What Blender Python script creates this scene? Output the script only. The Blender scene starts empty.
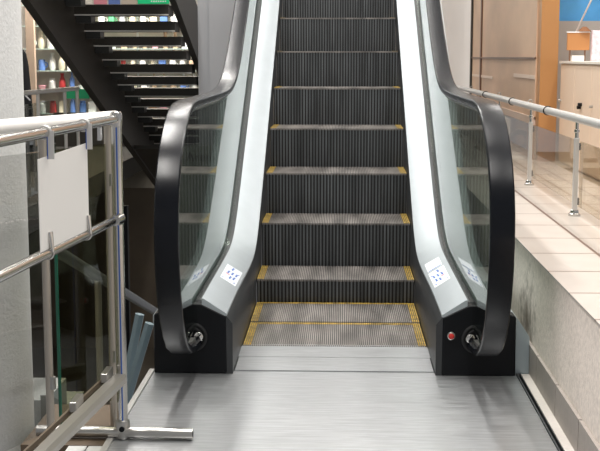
import bpy, bmesh, math, random
from mathutils import Vector, Matrix
random.seed(7)
C = bpy.context.scene.collection
PI = math.pi

# ------------------------------------------------------------------ materials
MC = {}
def mat(name, col, rough=.5, metal=0., var=0., scale=40., bump=0., stretch=(1, 1, 1), spec=.5, emit=0., coat=0.):
    if name in MC: return MC[name]
    m = bpy.data.materials.new(name); m.use_nodes = True
    nt = m.node_tree; b = nt.nodes['Principled BSDF']
    b.inputs['Base Color'].default_value = (*col, 1)
    b.inputs['Roughness'].default_value = rough
    b.inputs['Metallic'].default_value = metal
    b.inputs['Specular IOR Level'].default_value = spec
    b.inputs['Coat Weight'].default_value = coat
    if emit:
        b.inputs['Emission Color'].default_value = (*col, 1); b.inputs['Emission Strength'].default_value = emit
    tc = nt.nodes.new('ShaderNodeTexCoord'); mp = nt.nodes.new('ShaderNodeMapping')
    mp.inputs['Scale'].default_value = stretch
    nz = nt.nodes.new('ShaderNodeTexNoise'); nz.inputs['Scale'].default_value = scale
    nz.inputs['Detail'].default_value = 6
    nt.links.new(tc.outputs['Object'], mp.inputs['Vector']); nt.links.new(mp.outputs[0], nz.inputs['Vector'])
    if var:
        cr = nt.nodes.new('ShaderNodeMapRange')
        cr.inputs['From Min'].default_value = .3; cr.inputs['From Max'].default_value = .7
        cr.inputs['To Min'].default_value = 1 - var; cr.inputs['To Max'].default_value = 1 + var
        mx = nt.nodes.new('ShaderNodeVectorMath'); mx.operation = 'SCALE'
        mx.inputs[0].default_value = col
        nt.links.new(nz.outputs['Fac'], cr.inputs['Value']); nt.links.new(cr.outputs[0], mx.inputs['Scale'])
        nt.links.new(mx.outputs[0], b.inputs['Base Color'])
    if bump:
        bp = nt.nodes.new('ShaderNodeBump'); bp.inputs['Strength'].default_value = bump
        bp.inputs['Distance'].default_value = .002
        nt.links.new(nz.outputs['Fac'], bp.inputs['Height']); nt.links.new(bp.outputs[0], b.inputs['Normal'])
    MC[name] = m; return m

def glass(name, tint, body=0., bodycol=(.5, .5, .5)):
    """thin pane: tinted see-through with angle dependent reflection"""
    if name in MC: return MC[name]
    m = bpy.data.materials.new(name); m.use_nodes = True
    nt = m.node_tree; nt.nodes.clear()
    out = nt.nodes.new('ShaderNodeOutputMaterial')
    tr = nt.nodes.new('ShaderNodeBsdfTransparent'); tr.inputs[0].default_value = (*tint, 1)
    gl = nt.nodes.new('ShaderNodeBsdfGlossy'); gl.inputs['Roughness'].default_value = .02
    df = nt.nodes.new('ShaderNodeBsdfDiffuse'); df.inputs[0].default_value = (*bodycol, 1)
    lw = nt.nodes.new('ShaderNodeLayerWeight'); lw.inputs['Blend'].default_value = .5
    p = nt.nodes.new('ShaderNodeMath'); p.operation = 'POWER'; p.inputs[1].default_value = 5
    a = nt.nodes.new('ShaderNodeMath'); a.operation = 'MULTIPLY_ADD'; a.inputs[1].default_value = .96; a.inputs[2].default_value = .04
    nt.links.new(lw.outputs['Facing'], p.inputs[0]); nt.links.new(p.outputs[0], a.inputs[0])
    m0 = nt.nodes.new('ShaderNodeMixShader'); m0.inputs[0].default_value = body
    nt.links.new(tr.outputs[0], m0.inputs[1]); nt.links.new(df.outputs[0], m0.inputs[2])
    mx = nt.nodes.new('ShaderNodeMixShader')
    nt.links.new(a.outputs[0], mx.inputs[0]); nt.links.new(m0.outputs[0], mx.inputs[1]); nt.links.new(gl.outputs[0], mx.inputs[2])
    nt.links.new(mx.outputs[0], out.inputs[0])
    MC[name] = m; return m

ALU = mat('satin_aluminium', (.41, .445, .47), .40, .35, .03, 9, 0, spec=.3)
ALU2 = mat('channel_metal', (.04, .042, .045), .5, .0)
SKIRT = mat('dark_skirt', (.045, .047, .05), .38, .3, .15, 6)
BLACK = mat('black_plastic', (.004, .0045, .006), .4, 0, .1, 30, .06, spec=.2)
RUBBER = mat('black_rubber', (.002, .0028, .005), .25, 0, .1, 20, 0, spec=.26)
CHROME = mat('chrome', (.60, .59, .57), .16, 1.)
STEELP = mat('satin_steel', (.45, .44, .42), .3, .9)
WHITEP = mat('pale_rail_metal', (.60, .585, .565), .34, .45)
PAPER = mat('paper', (.72, .70, .67), .7)
TREAD = mat('tread_metal', (.225, .205, .19), .5, .3, .55, 13, 0, (1, .18, 1))
TREADG = mat('tread_groove', (.02, .02, .02), .7)
RISER = mat('riser_metal', (.105, .112, .118), .42, .45, .45, 30, 0, (1, 1, .05))
RISERG = mat('riser_groove', (.008, .008, .008), .6)
YEL = mat('yellow_line', (.34, .22, .03), .6, 0, .6, 30)
DSTEEL = mat('dark_painted_steel', (.030, .026, .020), .45, 0, .15, 3)
CONC = mat('plaster', (.80, .71, .64), .9, 0, .12, 60, .8)
SKT = mat('skirting_tile', (.36, .32, .29), .5, 0, .06, 40)
STRIP = mat('stone_strip', (.62, .57, .53), .6, 0, .05, 60)
COLM = mat('speckled_plaster', (.76, .76, .75), .85, 0, .06, 100, .9)
GLS = glass('balustrade_glass', (.72, .78, .74))
GLT = glass('tinted_glass', (.62, .62, .52))
GLB = glass('brown_glass', (.50, .33, .22), .82, (.60, .40, .28))
GREENE = mat('green_glass_edge', (.004, .10, .055), .2)
WHITE = mat('white_enamel', (.85, .85, .85), .4)
RED = mat('red_plastic', (.55, .03, .025), .25)

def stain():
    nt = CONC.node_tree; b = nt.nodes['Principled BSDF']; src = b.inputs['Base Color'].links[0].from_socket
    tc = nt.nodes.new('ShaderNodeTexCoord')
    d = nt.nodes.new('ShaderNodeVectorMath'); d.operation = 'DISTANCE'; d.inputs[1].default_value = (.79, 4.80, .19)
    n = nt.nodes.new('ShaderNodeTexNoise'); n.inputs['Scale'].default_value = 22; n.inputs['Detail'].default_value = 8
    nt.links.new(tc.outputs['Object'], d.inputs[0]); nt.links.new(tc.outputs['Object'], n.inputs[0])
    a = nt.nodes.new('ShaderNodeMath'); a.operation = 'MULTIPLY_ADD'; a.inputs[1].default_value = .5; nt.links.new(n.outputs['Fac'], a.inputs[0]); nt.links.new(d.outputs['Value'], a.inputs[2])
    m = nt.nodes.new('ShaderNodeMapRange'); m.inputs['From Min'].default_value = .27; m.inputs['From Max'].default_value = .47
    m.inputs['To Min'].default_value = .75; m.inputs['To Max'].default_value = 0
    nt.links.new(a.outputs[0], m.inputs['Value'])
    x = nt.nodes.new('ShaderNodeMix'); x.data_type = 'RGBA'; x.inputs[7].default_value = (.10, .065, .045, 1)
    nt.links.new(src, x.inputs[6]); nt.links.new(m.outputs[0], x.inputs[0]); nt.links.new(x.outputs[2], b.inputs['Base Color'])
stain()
def landing_mat():
    m = mat('brushed_landing_steel', (.42, .43, .44), .34, .75)
    nt = m.node_tree; b = nt.nodes['Principled BSDF']
    tc = nt.nodes.new('ShaderNodeTexCoord')
    def noise(scale, st, lo, hi):
        mp = nt.nodes.new('ShaderNodeMapping'); mp.inputs['Scale'].default_value = st
        n = nt.nodes.new('ShaderNodeTexNoise'); n.inputs['Scale'].default_value = scale; n.inputs['Detail'].default_value = 5
        r = nt.nodes.new('ShaderNodeMapRange'); r.inputs['From Min'].default_value = .3; r.inputs['From Max'].default_value = .7
        r.inputs['To Min'].default_value = lo; r.inputs['To Max'].default_value = hi
        nt.links.new(tc.outputs['Object'], mp.inputs[0]); nt.links.new(mp.outputs[0], n.inputs[0]); nt.links.new(n.outputs['Fac'], r.inputs[0])
        return r.outputs[0]
    a = noise(7, (.4, 16, 1), .86, 1.14); c = noise(90, (.15, 3, 1), .85, 1.15)
    mu = nt.nodes.new('ShaderNodeMath'); mu.operation = 'MULTIPLY'
    nt.links.new(a, mu.inputs[0]); nt.links.new(c, mu.inputs[1])
    s = nt.nodes.new('ShaderNodeVectorMath'); s.operation = 'SCALE'; s.inputs[0].default_value = (.42, .43, .44)
    nt.links.new(mu.outputs[0], s.inputs['Scale']); nt.links.new(s.outputs[0], b.inputs['Base Color'])
    nt.links.new(noise(12, (.5, 12, 1), .28, .46), b.inputs['Roughness'])
    return m
LAND = landing_mat()

def tile_mat():
    m = mat('pale_floor_tile', (.62, .57, .53), .3)
    nt = m.node_tree; b = nt.nodes['Principled BSDF']
    tc = nt.nodes.new('ShaderNodeTexCoord'); sp = nt.nodes.new('ShaderNodeSeparateXYZ')
    nt.links.new(tc.outputs['Object'], sp.inputs[0])
    def line(sock, off, pitch=.405):
        a = nt.nodes.new('ShaderNodeMath'); a.operation = 'ADD'; a.inputs[1].default_value = -off + 40 * pitch
        nt.links.new(sock, a.inputs[0])
        d = nt.nodes.new('ShaderNodeMath'); d.operation = 'MODULO'; d.inputs[1].default_value = pitch; nt.links.new(a.outputs[0], d.inputs[0])
        l = nt.nodes.new('ShaderNodeMath'); l.operation = 'LESS_THAN'; l.inputs[1].default_value = .013; nt.links.new(d.outputs[0], l.inputs[0])
        return l.outputs[0]
    mx = nt.nodes.new('ShaderNodeMath'); mx.operation = 'MAXIMUM'
    nt.links.new(line(sp.outputs[0], 1.042), mx.inputs[0]); nt.links.new(line(sp.outputs[1], 4.315), mx.inputs[1])
    n = nt.nodes.new('ShaderNodeTexNoise'); n.inputs['Scale'].default_value = 5
    nt.links.new(tc.outputs['Object'], n.inputs[0])
    cr = nt.nodes.new('ShaderNodeMix'); cr.data_type = 'RGBA'
    cr.inputs[6].default_value = (.46, .41, .37, 1); cr.inputs[7].default_value = (.56, .51, .465, 1); nt.links.new(n.outputs['Fac'], cr.inputs[0])
    c2 = nt.nodes.new('ShaderNodeMix'); c2.data_type = 'RGBA'; c2.inputs[7].default_value = (.16, .10, .08, 1)
    nt.links.new(cr.outputs[2], c2.inputs[6]); nt.links.new(mx.outputs[0], c2.inputs[0]); nt.links.new(c2.outputs[2], b.inputs['Base Color'])
    return m
TILE = tile_mat()

# ------------------------------------------------------------------ mesh helpers
class MB:
    def __init__(s): s.v = []; s.f = []; s.m = []
    def box(s, x0, x1, y0, y1, z0, z1, mi=0):
        n = len(s.v)
        s.v += [(x, y, z) for z in (z0, z1) for y in (y0, y1) for x in (x0, x1)]
        for q in ((0, 2, 3, 1), (4, 5, 7, 6), (0, 1, 5, 4), (2, 6, 7, 3), (0, 4, 6, 2), (1, 3, 7, 5)):
            s.f.append([n + i for i in q]); s.m.append(mi)
        return s
    def rings(s, rings, cap=True, mi=0, closed=False):
        n = len(s.v); k = len(rings[0])
        for r in rings: s.v += [tuple(p) for p in r]
        R = len(rings)
        for i in range(R if closed else R - 1):
            a = n + i * k; b = n + ((i + 1) % R) * k
            for j in range(k):
                s.f.append([a + j, a + (j + 1) % k, b + (j + 1) % k, b + j]); s.m.append(mi)
        if cap and not closed:
            s.f.append([n + j for j in range(k)][::-1]); s.m.append(mi)
            s.f.append([n + (R - 1) * k + j for j in range(k)]); s.m.append(mi)
        return s
    def tube(s, pts, r, seg=14, mi=0):
        pts = [Vector(p) for p in pts]; rr = r if isinstance(r, (list, tuple)) else [r] * len(pts)
        rings = []
        for i, p in enumerate(pts):
            d = (pts[min(i + 1, len(pts) - 1)] - pts[max(i - 1, 0)]).normalized()
            up = Vector((0, 0, 1)) if abs(d.z) < .9 else Vector((1, 0, 0))
            a = d.cross(up).normalized(); b = d.cross(a).normalized()
            rings.append([p + rr[i] * (math.cos(t) * a + math.sin(t) * b) for t in [2 * PI * j / seg for j in range(seg)]])
        return s.rings(rings, mi=mi)
    def lathe(s, x, y, prof, seg=20, mi=0):
        return s.rings([[(x + r * math.cos(2 * PI * j / seg), y + r * math.sin(2 * PI * j / seg), z) for j in range(seg)] for z, r in prof], mi=mi)
    def torus(s, c, ax, R, r, seg=20, k=8, mi=0):
        c = Vector(c); ax = Vector(ax).normalized(); u = ax.orthogonal().normalized(); w = ax.cross(u)
        rings = []
        for i in range(seg):
            t = 2 * PI * i / seg; d = u * math.cos(t) + w * math.sin(t)
            rings.append([c + d * (R + r * math.cos(q)) + ax * (r * math.sin(q)) for q in [2 * PI * j / k for j in range(k)]])
        return s.rings(rings, closed=True, mi=mi)
    def build(s, name, mats, parent=None, smooth=False, bevel=0., ang=40):
        me = bpy.data.meshes.new(name); me.from_pydata(s.v, [], s.f)
        if not isinstance(mats, (list, tuple)): mats = [mats]
        for m in mats: me.materials.append(m)
        for p, mi in zip(me.polygons, s.m): p.material_index = mi
        bm = bmesh.new(); bm.from_mesh(me); bmesh.ops.recalc_face_normals(bm, faces=bm.faces[:]); bm.to_mesh(me); bm.free()
        if smooth:
            me.polygons.foreach_set('use_smooth', [True] * len(me.polygons))
            me.set_sharp_from_angle(angle=math.radians(ang))
        o = bpy.data.objects.new(name, me); C.objects.link(o)
        if parent: o.parent = parent
        if bevel:
            b = o.modifiers.new('bevel', 'BEVEL'); b.width = bevel; b.segments = 3; b.limit_method = 'ANGLE'
        return o
def tag(o, label=None, cat=None, group=None, kind=None):
    for k, v in (('label', label), ('category', cat), ('group', group), ('kind', kind)):
        if v: o[k] = v
    return o
def empty(name, label, cat, group=None, loc=(0, 0, 0)):
    o = bpy.data.objects.new(name, None); C.objects.link(o); o.empty_display_size = .1
    o.location = loc
    return tag(o, label, cat, group)
def bx(*a): return MB().box(*a)
def struct(name, mb, m, **k): return tag(mb.build(name, m, **k), kind='structure')
def letters(txt, size, loc, rot, m, name, parent, depth=.002, xf=1):
    cu = bpy.data.curves.new(name, 'FONT'); cu.body = txt; cu.size = size; cu.extrude = depth
    t = bpy.data.objects.new(name, cu); C.objects.link(t)
    dg = bpy.context.evaluated_depsgraph_get(); me = bpy.data.meshes.new_from_object(t.evaluated_get(dg))
    bpy.data.objects.remove(t); me.materials.clear(); me.materials.append(m)
    o = bpy.data.objects.new(name, me); C.objects.link(o); o.location = loc; o.rotation_euler = rot; o.scale = (xf, 1, 1)
    if parent: o.parent = parent
    return o

def sp(x, s):
    return x if x / s > 30 else s * math.log1p(math.exp(x / s))
T = .5775
def deckz(y): return .232 + sp(.400 + T * (y - 6.35) - .235, .065)
def railz(y): return 1.087 + sp(T * (y - 6.36), .10)
YEND = 11.6
YS = [4.62 + .05 * i for i in range(int((8 - 4.62) / .05) + 1)] + [8.4, 9.2, 10.2, 11.2, YEND]

# ------------------------------------------------------------------ ESCALATOR
ESC = empty('escalator', 'rising escalator with black steps, glass sides, black handrails and pale metal decks', 'escalator', loc=(0, 0, 0))
HW = .4
# steps
def step(k):
    y = 5.55 + .4 * k
    z = .006 if k < 0 else .012 if k == 0 else .132 if k == 1 else .366 + .231 * (k - 2)
    zb = .012 if k <= 1 else .132 if k == 2 else z - .231
    h = z - zb
    y0 = 5.064 if k == -1 else 5.51 if k == 0 else y
    ye = 5.51 if k == -1 else y + .4
    root = MB(); root.box(-HW, HW, y0 + .012, ye + .028, z - .03, z - .009)        # tread base
    n = 88; p = 2 * HW / n
    for i in range(n):
        x = -HW + i * p
        root.box(x + .0022, x + p - .0022, y0, ye - .002, z - .011, z, 1)
    s = root.build('step', [TREADG, TREAD], ESC)
    for sx in (-1, 1):
        e = MB()
        for i in range(4):
            x = sx * (HW - .004 - i * .0091)
            e.box(x - .0026, x + .0026, y0 + .002, ye - .004, z - .004, z + .0012)
        e.build('yellow_edge', YEL, s)
    if k <= 0:
        e = MB()
        for i in range(n):
            x = -HW + i * p
            e.box(x + .0012, x + p - .0012, ye - .028, ye - .001, z - .004, z + .0010)
        e.build('yellow_line', YEL, s)
    if k >= 1:
        r = MB()
        def prof(t, d=0):   # gentle curve of the riser
            return (y + .003 + d + .010 * t * t, z - .006 - t * (h + .012))
        N = 6
        r.rings([[(-HW, prof(i / N, .006)[0], prof(i / N)[1]), (HW, prof(i / N, .006)[0], prof(i / N)[1]), (HW, y + .03, prof(i / N)[1]), (-HW, y + .03, prof(i / N)[1])] for i in range(N + 1)])
        m = 44; q = 2 * HW / m
        for j in range(m):
            xa = -HW + j * q + .0048; xb = -HW + (j + 1) * q - .0048
            r.rings([[(xa, prof(i / N)[0], prof(i / N)[1]), (xb, prof(i / N)[0], prof(i / N)[1]), (xb, prof(i / N, .009)[0], prof(i / N)[1]), (xa, prof(i / N, .009)[0], prof(i / N)[1])] for i in range(N + 1)], mi=1)
        r.build('riser', [RISERG, RISER], s)
for k in range(-1, 14): step(k)
# comb plate with teeth
cb = MB(); cb.box(-.425, .425, 4.875, 5.06, -.02, .003)
for i in range(88):
    x = -HW + (i + .5) * .8 / 88 - .4 * 0 + .0045 - .0045
    cb.box(-HW + i * .8 / 88 - .0017, -HW + i * .8 / 88 + .0017, 5.06, 5.095, -.012, .002)
cb.build('comb_plate', LAND, ESC)

for s, side in ((-1, 'left'), (1, 'right')):
    X = lambda a: s * a
    # skirt panel
    def xe(y):
        t = min(1, max(0, (y - 4.9) / 1.3)); t = t * t * (3 - 2 * t)
        return .427 * (1 - t) + .411 * t
    sk = MB().rings([[(X(.404), y, deckz(y) - .40 if y > 6.3 else -.03), (X(.404), y, deckz(y) - .03), (X(xe(y) + .002), y, deckz(y) + .002), (X(.44), y, deckz(y)), (X(.44), y, -.03 if y < 6.3 else deckz(y) - .40)] for y in [4.62] + YS[1:]])
    sk.build('skirt_panel', SKIRT, ESC, smooth=True)
    # inner deck : sloping plate
    d = MB().rings([[(X(xe(y)), y, deckz(y)), (X(xe(y)), y, deckz(y) + .010), (X(.518), y, deckz(y) + .070), (X(.526), y, deckz(y) + .071), (X(.526), y, deckz(y) + .02)] for y in YS])
    deck = d.build('inner_deck', ALU, ESC, smooth=True)
    # channel that holds the glass
    g = MB().rings([[(X(.526), y, deckz(y) + .02), (X(.526), y, deckz(y) + .048), (X(.545), y, deckz(y) + .048), (X(.545), y, deckz(y) + .02)] for y in YS])
    g.build('glass_channel', ALU2, ESC, smooth=True)
    # outer deck
    o = MB().rings([[(X(.562), y, deckz(y) + .02), (X(.562), y, deckz(y) + .062), (X(.60), y, deckz(y) + .062), (X(.722), y, deckz(y) + .0), (X(.722), y, deckz(y) - .03)] for y in YS])
    o.build('outer_deck', ALU, ESC, smooth=True)
    c = MB().rings([[(X(.700), y, -.3 + (deckz(y) - .235)), (X(.700), y, deckz(y) - .02), (X(.719), y, deckz(y) - .02), (X(.719), y, -.3 + (deckz(y) - .235))] for y in YS])
    c.build('outer_cladding', mat('grey_cladding', (.36, .40, .43), .4, .3), ESC, smooth=True)
    # handrail path of the outer face
    P = [(4.66, .115), (4.56, .118), (4.45, .128), (4.33, .152), (4.22, .198), (4.13, .262), (4.065, .34), (4.02, .43), (3.99, .53), (3.98, .63), (3.99, .73), (4.025, .82), (4.08, .895), (4.155, .96), (4.245, 1.015), (4.345, 1.055), (4.46, 1.08), (4.6, 1.087), (5.0, 1.087), (5.5, 1.087)]
    y = 5.6
    while y < 8: P.append((y, railz(y))); y += .1
    P += [(9, railz(9)), (10, railz(10)), (YEND, railz(YEND))]
    def norm(i):
        a = P[max(i - 1, 0)]; b = P[min(i + 1, len(P) - 1)]
        ty, tz = b[0] - a[0], b[1] - a[1]; L = math.hypot(ty, tz); return (-tz / L, ty / L)
    def sweep(sec, a=0, b=None):
        R = []
        for i in range(a, b or len(P)):
            ny, nz = norm(i)
            if i == 0: ny, nz = norm(1)
            R.append([(X(.570 + u), P[i][0] + ny * w, P[i][1] + nz * w) for u, w in sec])
        return R
    sec = [(-.0375, -.0006), (-.0415, -.003), (-.0428, -.008), (-.0428, -.016), (-.040, -.024), (-.034, -.028), (.034, -.028), (.040, -.024), (.0428, -.016), (.0428, -.008), (.0415, -.003), (.0375, -.0006), (.015, .0002), (-.015, .0002)]
    MB().rings(sweep(sec)).build('handrail', RUBBER, ESC, smooth=True, ang=20)
    sec = [(-.024, -.0285), (-.024, -.040), (.024, -.040), (.024, -.0285)]
    MB().rings(sweep(sec, 1)).build('handrail_guide', STEELP, ESC, smooth=True)
    # glass panel following the handrail
    lo = [];
    R = []
    top = [(P[i][0] + norm(i)[0] * -.042, P[i][1] + norm(i)[1] * -.042) for i in range(3, len(P))]
    pl = []
    for (yy, zz) in top:
        zl = max(.17, 0) if yy < 4.62 else deckz(yy) + .045
        yl = yy if yy > 4.62 else 4.62
        pl.append((yy, zz, yl))
    gm = MB(); n = len(top)
    poly = [(a, b) for a, b in top] + [(YEND, deckz(YEND) + .045)] + [(yy, deckz(yy) + .045) for yy in reversed(YS[:-1])] + [(4.62, .2)]
    bm = bmesh.new()
    va = [bm.verts.new((X(.5455), a, b)) for a, b in poly]; vb = [bm.verts.new((X(.557), a, b)) for a, b in poly]
    fa = bm.faces.new(va); fb = bm.faces.new(vb[::-1])
    for i in range(len(poly)):
        j = (i + 1) % len(poly); bm.faces.new((va[i], va[j], vb[j], vb[i]))
    bmesh.ops.triangulate(bm, faces=[fa, fb]); bmesh.ops.recalc_face_normals(bm, faces=bm.faces[:])
    me = bpy.data.meshes.new('glass_panel'); bm.to_mesh(me); bm.free(); me.materials.append(GLS)
    go = bpy.data.objects.new('glass_panel', me); C.objects.link(go); go.parent = ESC
    # black newel box
    prof = [(.428, -.002), (.430, .232), (.530, .281), (.592, .281), (.718, .238), (.720, -.002)]
    nb = MB().rings([[(X(a), yy, b) for a, b in prof] for yy in (4.615, 4.66, 4.70)])
    box = nb.build('newel_box', BLACK, ESC, bevel=.006)
    MB().box(X(.5725) - .0012, X(.5725) + .0012, 4.6135, 4.616, .19, .279).build('seam', mat('seam_dark', (.002, .002, .002), .8), box)
    inl = MB(); inl.torus((X(.562), 4.613, .148), (0, 1, 0), .052, .007, 28); inl.torus((X(.562), 4.613, .148), (0, 1, 0), .036, .006, 24)
    inl.build('handrail_inlet', mat('inlet_rubber', (.006, .006, .007), .6), box, smooth=True)
    cap = MB().rings([[(X(.538) + r * math.cos(t), yy, .152 + r * math.sin(t)) for t in [2 * PI * j / 18 for j in range(18)]] for yy, r in ((4.614, .019), (4.602, .018), (4.598, .013))])
    cp = cap.build('screw_cap', CHROME, box, smooth=True)
    cp['label'] = 'silver screw cap'
    sl = MB(); sl.rings([[(X(.538) + a * c_ - b * s_, 4.5965 + e_, .152 + a * s_ + b * c_) for a, b in ((-.014, -.002), (.014, -.002), (.014, .002), (-.014, .002))] for e_ in (0, .003) for c_, s_ in [(math.cos(.9), math.sin(.9))]])
    sl.build('screw_slot', BLACK, cp)
    if s > 0:
        b_ = MB().rings([[(.463 + r * math.cos(t), yy, .161 + r * math.sin(t)) for t in [2 * PI * j / 20 for j in range(20)]] for yy, r in ((4.615, .0155), (4.606, .0155), (4.604, .013))])
        r0 = b_.build('stop_button', STEELP, box, smooth=True); r0['label'] = 'red stop button in a metal ring'
        MB().rings([[(.463 + r * math.cos(t), yy, .161 + r * math.sin(t)) for t in [2 * PI * j / 20 for j in range(20)]] for yy, r in ((4.606, .0118), (4.599, .0112), (4.597, .006))]).build('button_cap', RED, r0, smooth=True)
    # stickers on the inner deck
    def dpt(u, y, h):      # u across the deck 0 (inner) .. 1 (groove)
        x0 = xe(y); x = x0 + (.518 - x0) * u; z = deckz(y) + .010 + .060 * u
        return (X(x - h * .53), y, z + h * .85)
    def patch(mb, u0, u1, y0, y1, h0, h1, mi):
        mb.rings([[dpt(u0, y0, h), dpt(u1, y0, h), dpt(u1, y1, h), dpt(u0, y1, h)] for h in (h0, h1)], mi=mi)
    BLUE = mat('sticker_blue', (.03, .12, .45), .5); SRED = mat('sticker_red', (.6, .1, .12), .5); SW = mat('sticker_white', (.80, .84, .90), .45)
    st = MB(); y0, y1 = (5.14, 5.47)
    patch(st, .14, .86, y0, y1, .0002, .0008, 0)
    def man(uc, yc, a=.05, w=1):
        patch(st, uc - .035 * w, uc + .035 * w, yc, yc + .03, .0008, .0014, 1)
        patch(st, uc - .05 * w, uc + .02 * w, yc + .036, yc + .056, .0008, .0014, 1)
    for uc, yc in ((.55, y1 - .075), (.30, y1 - .155), (.48, y1 - .165), (.66, y1 - .17), (.34, y1 - .24), (.50, y1 - .26)): man(uc, yc, w=1.2)
    patch(st, .56, .74, y1 - .195, y1 - .183, .0008, .0014, 2)
    patch(st, .22, .27, y1 - .30, y1 - .28, .0008, .0014, 1); patch(st, .75, .79, y1 - .30, y1 - .285, .0008, .0014, 1)
    patch(st, .20, .24, y1 - .10, y1 - .08, .0008, .0014, 1)
    so = st.build('safety_sticker', [SW, BLUE, SRED], deck); so['label'] = 'white safety sticker with small blue figures'
    if s > 0:
        st = MB(); patch(st, .16, .82, 5.50, 5.70, .0002, .0008, 0); patch(st, .2, .78, 5.505, 5.515, .0008, .0014, 1)
        so = st.build('safety_sticker', [SW, BLUE], deck); so['label'] = 'plain white sticker with a blue bottom line'

# ------------------------------------------------------------------ LANDING FLOOR
f = MB(); f.box(-.724, .726, 1.2, 4.66, -.06, -.003); f.box(-.40, .40, 4.66, 4.8735, -.06, .002)
struct('floor', f, LAND)
tr = MB(); tr.box(-.745, -.725, 1.2, 4.66, -.10, .004); struct('trim_1', tr, WHITEP)
tr = MB(); tr.box(.727, .731, 1.2, 4.64, -.05, .004); tr.box(.741, .745, 1.2, 4.64, -.05, .003); struct('trim_2', tr, ALU2)
tr = MB(); tr.box(.731, .741, 1.2, 4.64, -.05, -.012); struct('trim_3', tr, BLACK)
tr = MB(); tr.box(.745, .778, 1.2, 4.64, -.05, .001); struct('trim_4', tr, STRIP)
# seam of the landing cover
# end plate between the right box and the wall
ep = MB(); ep.rings([[(.721, y, 0.), (.721, y, .232), (.745, y, .20), (.777, y, .15), (.777, y, 0.)] for y in (4.645, 4.665)])
tag(ep.build('end_plate', mat('blue_grey_plate', (.36, .42, .46), .35, .4)), 'blue-grey metal plate closing the gap beside the right black box', 'metal plate')

# ------------------------------------------------------------------ RIGHT LEDGE
LZ = .475
w = MB(); w.box(.790, .84, 1.2, 15, -.3, LZ - .006); struct('wall_right', w, CONC)
w = MB(); y = 4.477 - .405 * 8
while y < 12:
    w.box(.778, .7905, y + .001, y + .396, 0, .118); y += .405
struct('baseboard_right', w, SKT, bevel=.0015)
struct('baseboard_right', bx(.784, .790, 1.2, 12, 0, .116), BLACK)
w = MB(); w.box(.786, 5.0, 1.2, 20, LZ - .006, LZ); struct('floor', w, TILE)
w = MB(); w.box(.84, 5.0, 1.2, 20, -.3, LZ - .006); struct('floor', w, CONC)

# low railing on the ledge
RR = empty('ledge_railing', 'low pale tubular railing with glass panes on the tiled ledge right of the escalator', 'railing', loc=(1.18, 5, LZ))
RR_o = Vector((1.18, 5, LZ))
def rp(mb, name, m, par=RR, **k):
    mb.v = [tuple(Vector(v) - RR_o) for v in mb.v]; return mb.build(name, m, par, **k)
rp(MB().tube([(1.18, 3.2, .955), (1.18, 12.2, .955)], .021, 20), 'handrail', WHITEP, smooth=True)
for y in (4.45, 5.87, 7.29, 8.72, 10.15, 11.6):
    pm = MB(); pm.box(1.168, 1.190, y - .016, y + .016, LZ + .02, .86)
    po = rp(pm, 'post', WHITEP, bevel=.002)
    rp(MB().lathe(1.179, y, [(LZ, .030), (LZ + .012, .030), (LZ + .016, .022), (LZ + .03, .020), (LZ + .034, .012)]), 'base_collar', CHROME, po, smooth=True)
    rp(MB().lathe(1.179, y, [(.86, .009), (.885, .009), (.888, .013), (.90, .013), (.903, .008), (.937, .008)]), 'rail_bracket', CHROME, po, smooth=True)
    for zc in (.80, .53): rp(bx(1.188, 1.199, y - .010, y + .010, zc, zc + .035), 'glass_clamp', BLACK, po, bevel=.002)
for y in (4.45, 5.87, 7.29, 8.72, 10.15):
    rp(bx(1.190, 1.197, y + .03, y + 1.39, LZ + .05, .845), 'glass_pane', glass('low_pane', (.90, .84, .74)))
for y in (6.72, 8.1, 9.6):
    rp(MB().torus((1.18, y, .955), (0, 1, 0), .023, .004), 'ring', BLACK, smooth=True)
for y in (7.45, 8.9, 10.8):
    rp(MB().torus((1.197, y, .978), (0, 1, .2), .012, .003), 'small_ring', STEELP, smooth=True)

# right background : pillar, shop window, cabinets
pb = mat('orange_brown_panel', (.42, .20, .07), .38, 0, .12, 1.5, 0, (1, 1, .3))
tag(bx(1.50, 1.63, 8.95, 9.10, LZ, 3.6).build('pillar', pb), 'tall orange-brown pillar standing behind the low railing', 'pillar')
wn = empty('window_1', None, None, loc=(0, 0, 0)); wn['kind'] = 'structure'
WX = 1.49
bx(WX, WX + .012, 9.1, 13.5, .78, 3.4).build('window_pane', mat('brown_film', (.66, .45, .31), .4, 0, .16, 1.1, 0, (1, 1, 2), spec=.16), wn)
fr = MB(); fr.box(WX - .02, WX + .02, 13.45, 13.52, .5, 3.4); fr.build('window_frame', DSTEEL, wn)
BRN = mat('brown_frame', (.16, .08, .045), .4)
bx(WX - .015, WX + .01, 12.55, 12.62, .78, 3.4).build('mullion', BRN, wn)
bx(WX - .010, WX + .005, 9.1, 13.45, 1.235, 1.250).build('transom', BRN, wn)
bx(WX - .012, WX + .02, 9.1, 13.45, .74, .80).build('window_sill', mat('sill', (.62, .48, .40), .4), wn)
bx(WX - .004, WX + .02, 9.1, 13.45, LZ, .74).build('sill_panel', mat('brown_apron', (.36, .20, .11), .5), wn)
bi = mat('shop_inside', (.72, .55, .43), .7, 0, .2, 1.2)
struct('wall_right', bx(2.45, 2.5, 9.6, 14.2, LZ, 3.6), bi)
bx(WX - .006, WX - .001, 9.1, 10.2, 1.085, 1.115).build('reflection_bar', mat('reflection_tan', (.76, .60, .49), .4), wn)  # bright reflection line on the window, built as a thin pale bar
bx(WX - .006, WX - .001, 11.6, 13.4, 1.04, 1.065).build('reflection_bar', mat('reflection_tan', (.76, .60, .49), .4), wn)  # second reflection line, also a coloured bar on the pane
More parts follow.
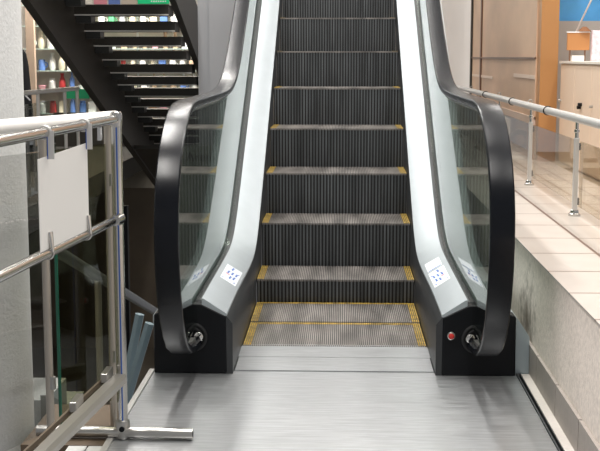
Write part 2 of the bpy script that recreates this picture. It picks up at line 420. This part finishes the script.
# white wall end and pale column
struct('wall_back', bx(1.18, 1.55, 14.0, 14.3, LZ, 1.93), mat('white_wall', (.74, .73, .71), .7))
struct('wall_back', bx(1.0, 1.18, 15.2, 15.4, LZ, 1.95), mat('grey_wall', (.60, .61, .60), .7))
struct('wall_back', bx(.9, 4.9, 19.5, 19.6, LZ, 4.2), mat('pale_wall', (.80, .82, .80), .7))
# cabinets behind the railing
CB = mat('cabinet_beige', (.86, .67, .52), .45)
CBN = ['beside the orange pillar', 'with the pair of dark knobs', 'at the right edge of view']
ys = [8.88, 8.36, 7.78, 7.05]
for i in range(3):
    y1, y0 = ys[i], ys[i + 1]
    cab = empty('cabinet', 'beige low cabinet ' + CBN[i] + ' behind the railing', 'cabinet', 'beige cabinets behind the railing', loc=(1.64, y0, LZ))
    def cp_(mb, n, m, par=cab, **k):
        mb.v = [tuple(Vector(v) - Vector((1.64, y0, LZ))) for v in mb.v]; return mb.build(n, m, par, **k)
    cp_(bx(1.655, 2.15, y0 + .002, y1 - .002, LZ + .002, 1.205), 'body', CB)
    dr = cp_(bx(1.64, 1.655, y0 + .006, y1 - .006, LZ + .02, 1.20), 'door', CB, bevel=.002)
    if i == 1:
        for (yy, zz) in ((y0 + .30, .935), (y0 + .33, .915)):
            cp_(MB().tube([(1.64, yy, zz), (1.615, yy, zz)], .012, 10), 'knob', BLACK, dr, smooth=True)
    else:
        cp_(MB().tube([(1.64, y1 - .05, .935), (1.62, y1 - .05, .935)], .009, 10), 'knob', STEELP, dr, smooth=True)
tag(bx(1.63, 2.2, 7.05, 8.9, 1.206, 1.222).build('worktop', mat('top_pale', (.86, .80, .72), .4)), 'pale worktop running over the beige cabinets behind the railing', 'worktop')
# things on and above the cabinets
def boxth(name, label, cat, a, m, group=None, bev=.004): return tag(bx(*a).build(name, m, bevel=bev), label, cat, group)
bd = empty('display_board', 'orange-brown board on two short legs with a pale top edge on the cabinets', 'board', loc=(1.66, 8.75, 1.222))
def bdp(a, n, m):
    mb = bx(*a); mb.v = [tuple(Vector(v) - Vector((1.66, 8.75, 1.222))) for v in mb.v]; return mb.build(n, m, bd)
bdp((1.655, 1.815, 8.74, 8.76, 1.30, 1.425), 'board', mat('board_orange', (.48, .21, .07), .5))
bdp((1.65, 1.82, 8.735, 8.765, 1.425, 1.433), 'top_edge', WHITE)
bdp((1.672, 1.682, 8.745, 8.755, 1.222, 1.30), 'leg', BRN); bdp((1.780, 1.790, 8.745, 8.755, 1.222, 1.30), 'leg', BRN)
boxth('paper_stack', 'white stack of papers under the orange-brown board', 'papers', (1.69, 1.775, 8.72, 8.80, 1.222, 1.262), mat('sheet_white', (.9, .88, .82), .6), bev=0)
boxth('carton', 'white and pink carton standing right of the orange-brown board', 'carton', (1.825, 1.885, 8.70, 8.76, 1.222, 1.44), mat('carton_pink', (.78, .66, .70), .6, 0, .25, 30))
vs = MB().lathe(1.93, 8.3, [(1.222, .03), (1.27, .045), (1.33, .03), (1.37, .012)])
tag(vs.build('vase', mat('olive_glaze', (.24, .21, .11), .35), smooth=True), 'olive-green vase at the right edge on the cabinet top', 'vase')
hat = MB().lathe(1.78, 8.76, [(1.433, .05), (1.438, .045), (1.455, .028), (1.468, .014)])
tag(hat.build('brown_hat', mat('brown_felt', (.20, .08, .03), .8), smooth=True), 'small brown hat-shaped object lying on top of the orange-brown board', 'hat')
struct('wall_back', bx(1.9, 3.6, 11.2, 11.3, LZ, 1.58), mat('grey_partition', (.52, .53, .52), .7))
boxth('blue_panel', 'bright blue panel above the grey partition at the upper right', 'panel', (1.9, 2.75, 11.35, 11.4, 1.54, 2.2), mat('bright_blue', (.10, .42, .85), .5, 0, .2, 3), bev=0)
tag(MB().tube([(2.28, 10.9, 1.80), (2.09, 10.9, 1.38)], .008, 8).build('hanging_cord', WHITE), 'thin white slanting cord in front of the grey partition', 'cord')
tag(bx(2.13, 2.26, 9.05, 9.15, LZ, 3.4).build('pillar', mat('pinkish_column', (.66, .50, .42), .5)), 'pinkish pale pillar at the upper right edge behind the cabinets', 'pillar')
tag(bx(2.08, 2.12, 9.2, 9.3, LZ, 3.4).build('post', mat('white_post', (.76, .77, .77), .5)), 'white upright post just left of the pinkish pillar', 'post')
# things on the ledge floor behind the railing
boxth('carton', 'white box standing on the ledge floor below the brown glass', 'box', (1.36, 1.44, 10.0, 10.5, LZ, .74), mat('box_white', (.72, .69, .64), .6))
boxth('paper_sheet', 'flat pale sheet lying on the tiles below the brown glass', 'sheet', (1.22, 1.42, 9.1, 9.9, LZ + .001, LZ + .02), mat('sheet_grey', (.66, .69, .70), .5), bev=.002)
co = MB()
for i in range(5): co.torus((1.43, 9.42 + .012 * i, .60 + .006 * (i % 2)), (0, 1, .12 * i), .085 - .006 * i, .007, 26)
tag(co.build('cable_coil', mat('cable_brown', (.20, .14, .08), .6), smooth=True), 'brown coil of cable leaning below the brown glass', 'cable')

# ------------------------------------------------------------------ LEFT : temporary barrier railing
GR = empty('barrier_railing', 'chrome tubular barrier railing in the left foreground with a foot bar on the steel floor', 'railing', loc=(-.695, 3.8, 0))
G0 = Vector((-.695, 3.8, 0))
def gp(mb, n, m, par=GR, **k):
    mb.v = [tuple(Vector(v) - G0) for v in mb.v]; return mb.build(n, m, par, **k)
def rx(y): return -.700 - .09 * (3.8 - y)
gp(MB().tube([(-.697, 3.8, .04), (-.697, 3.8, 1.07)], .0175, 20), 'post', CHROME, smooth=True)
gp(MB().tube([(-.694, 3.7815, .06), (-.694, 3.7815, 1.03)], .0025, 8), 'blue_reflection', mat('blue_line', (.05, .12, .42), .3, .6), smooth=True)  # blue reflection on the chrome post, modelled as a thin coloured strip
gp(MB().tube([(rx(3.79), 3.79, 1.055), (rx(1.6), 1.6, 1.055)], .0150, 20), 'top_rail', CHROME, smooth=True)
gp(MB().tube([(rx(3.79), 3.79, .733), (rx(1.6), 1.6, .733)], .0145, 20), 'middle_rail', CHROME, smooth=True)
def yrot(mbv): return mbv
br = MB()
br.rings([[(rx(y) + a, y, .205 + b) for a, b in ((-.026, -.014), (.022, -.014), (.022, .004), (.014, .016), (-.016, .016), (-.026, .004))] for y in (3.785, 1.6)])
gp(br, 'bottom_rail', mat('bottom_channel', (.42, .40, .37), .35, .8), smooth=False)
br = MB(); br.rings([[(rx(y) + a, y, .205 + b) for a, b in ((-.043, .0), (-.036, .0), (-.036, .016), (-.043, .016))] for y in (3.785, 1.6)])
gp(br, 'glazing_strip', mat('dark_brown_strip', (.10, .075, .05), .5))
gp(MB().tube([(-.462, 3.785, .019), (-.985, 3.80, .019)], .0188, 18), 'foot_bar', STEELP, smooth=True)
gp(MB().tube([(-.4615, 3.785, .019), (-.461, 3.785, .019)], .012, 18), 'bar_end', BLACK)
t_ = MB(); t_.lathe(-.697, 3.797, [(.0, .024), (.004, .026), (.055, .0245), (.062, .019)])
b_ = gp(t_, 'tee_joint', STEELP, smooth=True)
gp(MB().tube([(-.695, 3.776, .036), (-.695, 3.766, .036)], .009, 12), 'set_screw', BLACK, b_)
gp(MB().lathe(-.697, 3.8, [(1.035, .0185), (1.05, .019), (1.074, .019), (1.080, .014)]), 'top_joint', CHROME, smooth=True)
gp(MB().tube([(-.697, 3.8, .733), (-.700, 3.755, .733)], [.024, .017], 16), 'side_joint', CHROME, smooth=True)
# clips
def clip_top(y):
    m = MB(); x = rx(y)
    m.torus((x, y, 1.055), (.09, 1, 0), .0175, .0022, 20); m.torus((x, y + .012, 1.055), (.09, 1, 0), .0175, .0022, 20)
    m.box(x + .010, x + .026, y - .003, y + .001, .985, 1.060)
    o = gp(m, 'clip', WHITEP, smooth=True)
    gp(bx(x + .008, x + .0102, y - .0045, y + .001, .985, 1.062), 'clip_edge', mat('blue_line', (.05, .12, .42), .3, .6), o)  # narrow blue edge along the clip
def clip_mid(y):
    m = MB(); x = rx(y)
    m.torus((x, y, .733), (.09, 1, 0), .017, .0022, 20)
    o = gp(m, 'clip', CHROME, smooth=True)
    gp(MB().tube([(x + .014, y, .735), (x + .006, y, .79)], [.005, .0105], 12), 'clip_peg', CHROME, o, smooth=True)
for y in (3.12, 3.46): clip_top(y)
for y in (3.12, 3.46): clip_mid(y)
gp(MB().box(rx(3.62) - .004, rx(3.62) + .006, 3.61, 3.635, 1.0, 1.04), 'glass_holder', CHROME)
for y in (3.42, 3.74):
    c_ = MB(); c_.box(rx(y) - .040, rx(y) - .018, y - .05, y + .05, .215, .245)
    gp(c_, 'glass_shoe', STEELP, bevel=.003)
# white paper
pm = MB(); pm.rings([[(rx(y) + .004 + e, y, z) for y, z in ((3.05, .742), (3.475, .735), (3.475, 1.003), (3.05, .990))] for e in (0, .002)])
tag(pm.build('paper_sheet', PAPER), 'blank white sheet hanging between the top and middle chrome rails', 'sheet of paper')

# permanent balustrade behind it
BA = empty('glass_balustrade', 'glass balustrade with thick pale handrail behind the chrome barrier railing', 'balustrade', loc=(-.74, 3.98, 0))
B0 = Vector((-.74, 3.98, 0))
def bp_(mb, n, m, par=BA, **k):
    mb.v = [tuple(Vector(v) - B0) for v in mb.v]; return mb.build(n, m, par, **k)
def bl(s, z, off=0): # s = distance along
    d = Vector((-.371, -.928, 0)); nrm = Vector((.928, -.371, 0))
    p = Vector((-.735, 3.93, z)) + d * s + nrm * off; return p
bp_(MB().tube([bl(-.02, 1.052), bl(2.2, 1.052)], .024, 20), 'handrail', mat('cream_handrail', (.86, .83, .79), .3), smooth=True)
for s_ in (0.03, .39, 1.3):
    po = bp_(MB().tube([bl(s_, 0), bl(s_, 1.04)], .0125, 14), 'post', mat('cream_post', (.42, .38, .33), .3, .6), smooth=True)
    for z in (.25, .85): bp_(MB().tube([bl(s_, z - .02, .012), bl(s_, z + .02, .012)], .010, 8), 'glass_clamp', STEELP, po)
def pane(s0, s1, z0, z1, m, par=BA):
    mb = MB(); mb.rings([[bl(s0, z0, -.004), bl(s0, z1, -.004), bl(s0, z1, .004), bl(s0, z0, .004)], [bl(s1, z0, -.004), bl(s1, z1, -.004), bl(s1, z1, .004), bl(s1, z0, .004)]])
    return bp_(mb, 'glass_pane', m, par)
g1 = pane(.05, .335, .10, .97, GLT)
mb = MB(); mb.rings([[bl(.335, .10, -.005), bl(.335, .97, -.005), bl(.335, .97, .005), bl(.335, .10, .005)], [bl(.339, .10, -.005), bl(.339, .97, -.005), bl(.339, .97, .005), bl(.339, .10, .005)]])
e_ = bp_(mb, 'pane_edge', GREENE, g1)
pane(.41, 1.25, .10, .97, glass('clear_pane', (.86, .86, .86)))

# floor strip under the balustrade
OLW = mat('olive_brown_wall', (.16, .13, .095), .8, 0, .15, 1.5)
struct('floor', bx(-1.02, -.745, 3.72, 4.18, -.12, -.004), mat('brown_floor', (.11, .075, .045), .6))
tl = MB()
for i, (a, b) in enumerate(((-.86, -.80), (-.795, -.75))): tl.box(a, b, 3.2, 3.715, -.10, -.004)
struct('floor', tl, mat('white_edge_tile', (.66, .66, .64), .5))
tag(MB().lathe(-1.232, 3.92, [(-3.2, .2), (4.1, .2)], 48).build('column', COLM, smooth=True), 'thick rough white plaster column at the left edge of view', 'column')

# lower flight of stairs going down on the left
LS = empty('lower_staircase', 'grey staircase going down beside the escalator with a dark steel handrail', 'staircase', loc=(-1.12, 4.5, 0))
L0 = Vector((-1.12, 4.5, 0))
def lp(mb, n, m, par=LS, **k):
    mb.v = [tuple(Vector(v) - L0) for v in mb.v]; return mb.build(n, m, par, **k)
GRC = mat('grey_stair_stone', (.26, .27, .25), .6, 0, .08, 8)
SL = .36
for i in range(24):
    y = 4.55 + .33 * i; z = -.10 - .33 * SL * i * 1.3
    lp(bx(-2.3, -1.14, y, y + .335, z - .16, z), 'tread', GRC)
def lrz(y): return .45 - .317 * (y - 4.75)
lp(MB().tube([(-1.10, 4.45, lrz(4.45)), (-1.10, 10.5, lrz(10.5))], .024, 14), 'handrail', mat('dark_steel_tube', (.035, .04, .045), .35, .2), smooth=True)
for y in (5.39, 7.4, 9.4):
    lp(MB().tube([(-1.10, y, lrz(y)), (-1.10, y, -.1 - .43 * (y - 4.5) * 1.1 - .2)], .016, 10), 'post', mat('cream_post', (.42, .38, .33), .3, .6), smooth=True)
lp(MB().rings([[(a, 4.45, -.05), (a, 12.4, -3.5), (a, 12.4, -3.9), (a, 4.45, -.45)] for a in (-1.14, -1.10)]), 'stringer', mat('grey_stringer', (.12, .12, .10), .6))
for i, (xa, xb) in enumerate(((-.96, -1.12), (-.88, -1.09))):
    q = MB().tube([(xa, 5.7 - .2 * i, .0), (xb + .04, 5.7 - .2 * i, -.55)], .024, 6)  # slanted pale blue marks near the black box, built as thin rods
    tag(q.build('slanted_rod', mat('pale_blue_grey', (.17, .23, .26), .4, .2)), ('pale blue-grey slanting rod below the dark handrail, further from the black box', 'pale blue-grey slanting rod below the dark handrail, beside the black box')[i], 'rod', 'braces beside the left black box')

# void walls
struct('floor', bx(-7, -.75, 2.5, 21, -3.5, -3.4), mat('lower_hall_floor', (.16, .14, .11), .5))
struct('wall_left', bx(-7.1, -7, 2.5, 21, -3.5, 4.1), mat('left_wall', (.35, .33, .30), .8))
struct('wall_back', bx(-7, -.75, 18.6, 18.7, -3.4, -.66), OLW)
struct('floor', bx(-3.4, -.85, 17.5, 20.5, -.68, -.36), mat('landing_slab_beige', (.30, .27, .22), .8))
struct('floor', bx(-7, -2.72, 8.6, 20.5, -.30, -.06), mat('gallery_floor', (.025, .023, .018), .7))
tag(bx(-2.62, -2.50, 13.9, 14.0, -3.4, -.5).build('post', BLACK), 'black upright post in the dim lower hall under the landing', 'post')
# dim wall under the incline with letting board seen through the left glass
ab = empty('letting_board', 'grey letting notice board with dark writing seen through the left glass', 'notice board', loc=(-1.70, 12.52, -3.4))
bx(0, .50, 0, .05, 0, 3.72).build('board', mat('board_grey', (.30, .32, .28), .7), ab)
letters('Arend', .135, (.09, -.002, 3.56), (PI / 2, 0, 0), mat('ink_black', (.01, .01, .01), .6), 'lettering', ab)
bx(.20, .36, -.006, 0, 2.72, 2.80).build('green_label', mat('label_green', (.01, .16, .06), .6), ab)

# ------------------------------------------------------------------ upper open staircase
US = empty('open_staircase', 'dark steel open-riser staircase rising overhead at the left', 'staircase', loc=(-1.98, 17.4, -.4))
U0 = Vector((-1.98, 17.4, -.4))
def up(mb, n, m, par=US, **k):
    mb.v = [tuple(Vector(v) - U0) for v in mb.v]; return mb.build(n, m, par, **k)
XL, XR = -2.42, -1.53
def tz(y): return 1.72 - .332 * (y - 10.9)
for k in range(-5, 16):
    y = 10.9 + .41 * k; z = 1.72 - .136 * k
    m = MB(); m.box(XL + .02, XR - .01, y, y + .32, z - .096, z)
    t_ = up(m, 'tread', DSTEEL)
    up(bx(XL + .02, XR - .01, y - .006, y, z - .096, z - .084), 'nosing', mat('pale_nosing', (.72, .70, .66), .4), t_)
    up(bx(XL + .015, XL + .16, y + .05, y + .24, z - .16, z - .088), 'bracket', mat('bracket_steel', (.05, .052, .048), .4), t_)
def plate(x0, x1, lo, hi, ya=8.2, yb=17.5):
    return MB().rings([[(x0, y, tz(y) + lo), (x0, y, tz(y) + hi), (x1, y, tz(y) + hi), (x1, y, tz(y) + lo)] for y in (ya, yb)])
up(plate(XL - .05, XL + .02, -.56, .05), 'stringer', DSTEEL)
up(plate(XR - .01, XR + .05, .06, .62), 'stringer', DSTEEL)
up(plate(XL + .02, XR - .01, -.54, -.50, 13.9, 17.5), 'soffit', DSTEEL)
struct('wall_back', bx(-4.2, -1.56, 17.42, 17.49, -.36, .44), DSTEEL)
# grey column beside it
cg = MB(); cg.box(-1.36, -.80, 12.6, 13.4, -3.4, 4.1); cg.box(-1.48, -1.352, 12.62, 13.4, -3.4, 4.1)
tag(cg.build('column', mat('grey_column_paint', (.42, .43, .45), .55)), 'grey square column between the open staircase and the left handrail', 'column')

# far guard rail
FG = empty('gallery_railing', 'thin white gallery railing in front of the shop display, left of the open staircase', 'railing', loc=(-2.66, 8.7, -.06))
F0 = Vector((-2.66, 8.7, -.06))
def fp(mb, n, m, **k):
    mb.v = [tuple(Vector(v) - F0) for v in mb.v]; return mb.build(n, m, FG, **k)
def fx(y): return -2.70 + .085 * (y - 9.4)
fp(MB().tube([(fx(8.7), 8.7, .95), (fx(11.5), 11.5, .95)], .021, 12), 'handrail', WHITEP, smooth=True)
for y in (9.3, 10.35, 11.1, 11.48):
    fp(MB().tube([(fx(y), y, -.05), (fx(y), y, .93)], .016, 10), 'post', WHITEP, smooth=True)
fp(bx(-2.74, -2.735, 8.8, 11.45, .02, .84), 'glass_pane', glass('gallery_pane', (.86, .9, .88)))
boxth('green_sign', 'green panel fixed below the gallery rail beside the open staircase', 'sign', (-2.86, -2.60, 12.4, 12.42, .82, .92), mat('sign_green', (.01, .30, .12), .5), bev=0)

# black coat on a stand-like form
coat = MB()
coat.rings([[(-3.70 + r * 1.05 * math.cos(t), 13.6 + r * .8 * math.sin(t), z) for t in [2 * PI * j / 20 for j in range(20)]] for z, r in ((-.06, .205), (.5, .19), (.9, .165), (1.15, .15), (1.28, .13), (1.35, .09), (1.38, .05))])
ct = tag(coat.build('black_coat', mat('black_wool', (.008, .008, .010), .9), smooth=True), 'long black coat standing out before the pale shop shelves beside the plaster column', 'coat')
MB().tube([(-3.70, 13.42, .98), (-3.50, 13.46, .76)], .008, 8).build('strap', mat('strap_grey', (.5, .5, .52), .5), ct)

# shop display
SHY = 18.2
struct('wall_back', bx(-7, -1.2, 18.45, 18.55, -.30, 3.6), mat('shop_wall', (.74, .67, .60), .7, 0, .2, 2))
tag(bx(-4.62, -4.50, 17.6, 17.7, -.06, 3.0).build('panel', mat('beige_upright', (.62, .46, .34), .6)), 'tall beige upright panel at the left end of the shop shelves', 'panel')
boxth('green_sign', 'bright green strip high beside the plaster column', 'sign', (-4.32, -4.16, 15.5, 15.52, 1.70, 2.2), mat('sign_green2', (.02, .42, .14), .5), bev=0)
levels = [1.25 + (q - 1.25) * 1.14 for q in (.50, .80, 1.07, 1.36, 1.66, 1.93, 2.2)]
names = ['lowest', 'second', 'third', 'fourth', 'fifth', 'sixth', 'top']
SU = empty('shelf_unit', 'long glass shelf unit full of small goods behind the open staircase', 'shelves', loc=(-3.0, SHY, -.06))
def spp(mb, n, m):
    mb.v = [tuple(Vector(v) - Vector((-3.0, SHY, -.06))) for v in mb.v]; return mb.build(n, m, SU)
for z in levels: spp(bx(-4.8, -1.65, SHY - .12, SHY + .15, z - .012, z), 'shelf', mat('shelf_glass', (.55, .66, .58), .3))
for x in (-4.8, -3.8, -3.1, -2.4, -1.67): spp(bx(x, x + .025, SHY + .12, SHY + .15, -.06, 2.6), 'upright', WHITE)
cols = {'white': (.82, .80, .76), 'cream': (.74, .66, .50), 'pink': (.75, .35, .40), 'red': (.50, .05, .05), 'blue': (.12, .22, .50),
        'pale blue': (.50, .62, .74), 'brown': (.28, .15, .08), 'green': (.08, .32, .14), 'grey': (.36, .36, .36), 'yellow': (.72, .52, .12), 'black': (.02, .02, .02), 'tan': (.58, .40, .26)}
profs = {'jar': [(0, .035), (.01, .042), (.09, .042), (.10, .032), (.12, .034)],
         'vase': [(0, .026), (.03, .042), (.09, .040), (.14, .018), (.17, .026)],
         'mug': [(0, .034), (.005, .040), (.10, .042), (.105, .038)],
         'bottle': [(0, .030), (.01, .032), (.11, .032), (.14, .012), (.18, .012)],
         'bowl': [(0, .02), (.01, .026), (.05, .052), (.055, .050)]}
protos = {}
def proto(kind, cname):
    key = (kind, cname)
    if key not in protos:
        m = mat('goods_' + cname.replace(' ', '_'), cols[cname], .35)
        mb = MB()
        if kind == 'box': mb.box(-.045, .045, -.04, .04, 0, .11); mb.box(-.047, .047, -.042, .042, .095, .115)
        else: mb.lathe(0, 0, profs[kind], 14)
        if kind == 'mug': mb.torus((.048, 0, .055), (0, 1, 0), .022, .006, 14, 6)
        o = mb.build(kind, m, smooth=kind != 'box'); protos[key] = o; return o, True
    return protos[key], False
rows = []
for li, z in enumerate(levels):
  while True:
    row = []; x = -4.70
    while x < -1.78:
        kind = random.choice(['jar', 'vase', 'mug', 'bottle', 'box', 'bowl'])
        if x < -3.5:
            cn = random.choice(['white', 'white', 'white', 'cream', 'pale blue', 'red', 'blue', 'pink'])
            if li in (3, 4): kind = random.choice(['mug', 'vase', 'jar']); cn = random.choice(['white', 'white', 'cream'])
        else: cn = random.choice(list(cols) + ['white', 'cream', 'white', 'tan'])
        row.append((kind, cn, x)); x += random.uniform(.148, .165)
    tr_ = [tuple(q[:2] for q in row[i - 1:i + 2]) for i in range(1, len(row) - 1)]
    if len(set(tr_)) == len(tr_): break
  rows.append(row)
seen = set()
for li, row in enumerate(rows):
    for i, (kind, cn, x) in enumerate(row):
        o, first = proto(kind, cn)
        if not first:
            o = o.copy(); C.objects.link(o)
        kk = kind.replace('_', ' ')
        nm = lambda q: q[1] + ' ' + q[0].replace('_', ' ')
        if i == 0: lab = f'{cn} {kk} at the left end of the {names[li]} shop shelf'
        elif i == len(row) - 1: lab = f'{cn} {kk} at the right end of the {names[li]} shop shelf'
        else: lab = f'{cn} {kk} between {nm(row[i-1])} and {nm(row[i+1])} on {names[li]} shelf'
        s_ = 1.25 if x < -3.5 else 1.15
        o.scale = (s_, s_, s_ * 1.26); o.location = (x, SHY - .01 + random.uniform(-.03, .03), levels[li] + .0005)
        tag(o, lab, kk.split()[-1], 'small goods on the ' + names[li] + ' shop shelf')
# exit sign over the stairs
es = empty('exit_sign', 'bright green sign with small white marks above the open staircase', 'sign', loc=(-2.12, 14.58, 1.95))
bx(-.32, .06, 0, .03, -.06, .2).build('sign_panel', mat('exit_green', (.0, .50, .18), .5, emit=.25), es)
q = MB()
for i in range(7): q.box(-.16 + i * .028, -.142 + i * .028, -.002, 0, -.04, -.025)
q.build('sign_marks', WHITE, es)
for i, (a, b, c, n) in enumerate(((-3.2, -3.0, (.75, .70, .62), 'cream'), (-2.98, -2.82, (.7, .25, .3), 'pink'), (-2.80, -2.66, (.12, .2, .5), 'blue'), (-2.64, -2.45, (.6, .5, .4), 'tan'))):
    boxth('poster', n + ' poster on the shop front high behind the open staircase', 'poster', (a, b, 14.598, 14.612, 1.885, 2.3), mat('poster_' + n, c, .6), bev=0)

struct('wall_back', bx(-3.6, -1.6, 14.61, 14.7, 1.87, 6.2), mat('shop_fascia', (.6, .56, .5), .6))
# ------------------------------------------------------------------ ceiling, lamps, world
struct('ceiling', bx(-7.5, 8, -6, 30, 6.2, 6.3), mat('ceiling_white', (.75, .75, .74), .8))
def area(name, loc, sx, sy, power, col=(1, .97, .93), rot=(0, 0, 0)):
    l = bpy.data.lights.new(name, 'AREA'); l.shape = 'RECTANGLE'; l.size = sx; l.size_y = sy; l.energy = power; l.color = col
    o = bpy.data.objects.new(name, l); C.objects.link(o); o.location = loc; o.rotation_euler = rot; return o
for x in (-1.6, .4, 2.4):
    for y in (2.5, 6.5, 10.5, 14.5):
        area('ceiling_lamp', (x, y, 6.1), .35, 2.4, (150, 125, 100)[int(x > -1) + int(x > 1)] * (1.25 if y < 8 else .55))
area('shop_lamp', (-3.2, 17.3, 3.4), 3.0, .4, 330, (1, .97, .93), (math.radians(58), 0, 0))
area('shop_lamp', (2.6, 9.5, 3.9), .5, 3.0, 30, (1, .92, .82))
W = bpy.data.worlds.new('world'); bpy.context.scene.world = W; W.use_nodes = True
W.node_tree.nodes['Background'].inputs[0].default_value = (.98, .98, 1.0, 1)
W.node_tree.nodes['Background'].inputs[1].default_value = .38

# ------------------------------------------------------------------ camera
cam = bpy.data.cameras.new('camera'); co = bpy.data.objects.new('camera', cam); C.objects.link(co)
cam.sensor_width = 36; cam.sensor_fit = 'HORIZONTAL'; cam.lens = 1189.2258 / 600 * 36
cam.clip_start = .05; cam.clip_end = 200
co.location = (.021, 0, 1.2537)
co.rotation_euler = (PI / 2 - .141, 0, .0338)
bpy.context.scene.camera = co
vs_ = bpy.context.scene.view_settings
vs_.view_transform = 'Standard'; vs_.look = 'None'; vs_.gamma = 1; vs_.use_curve_mapping = False; vs_.exposure = 0.
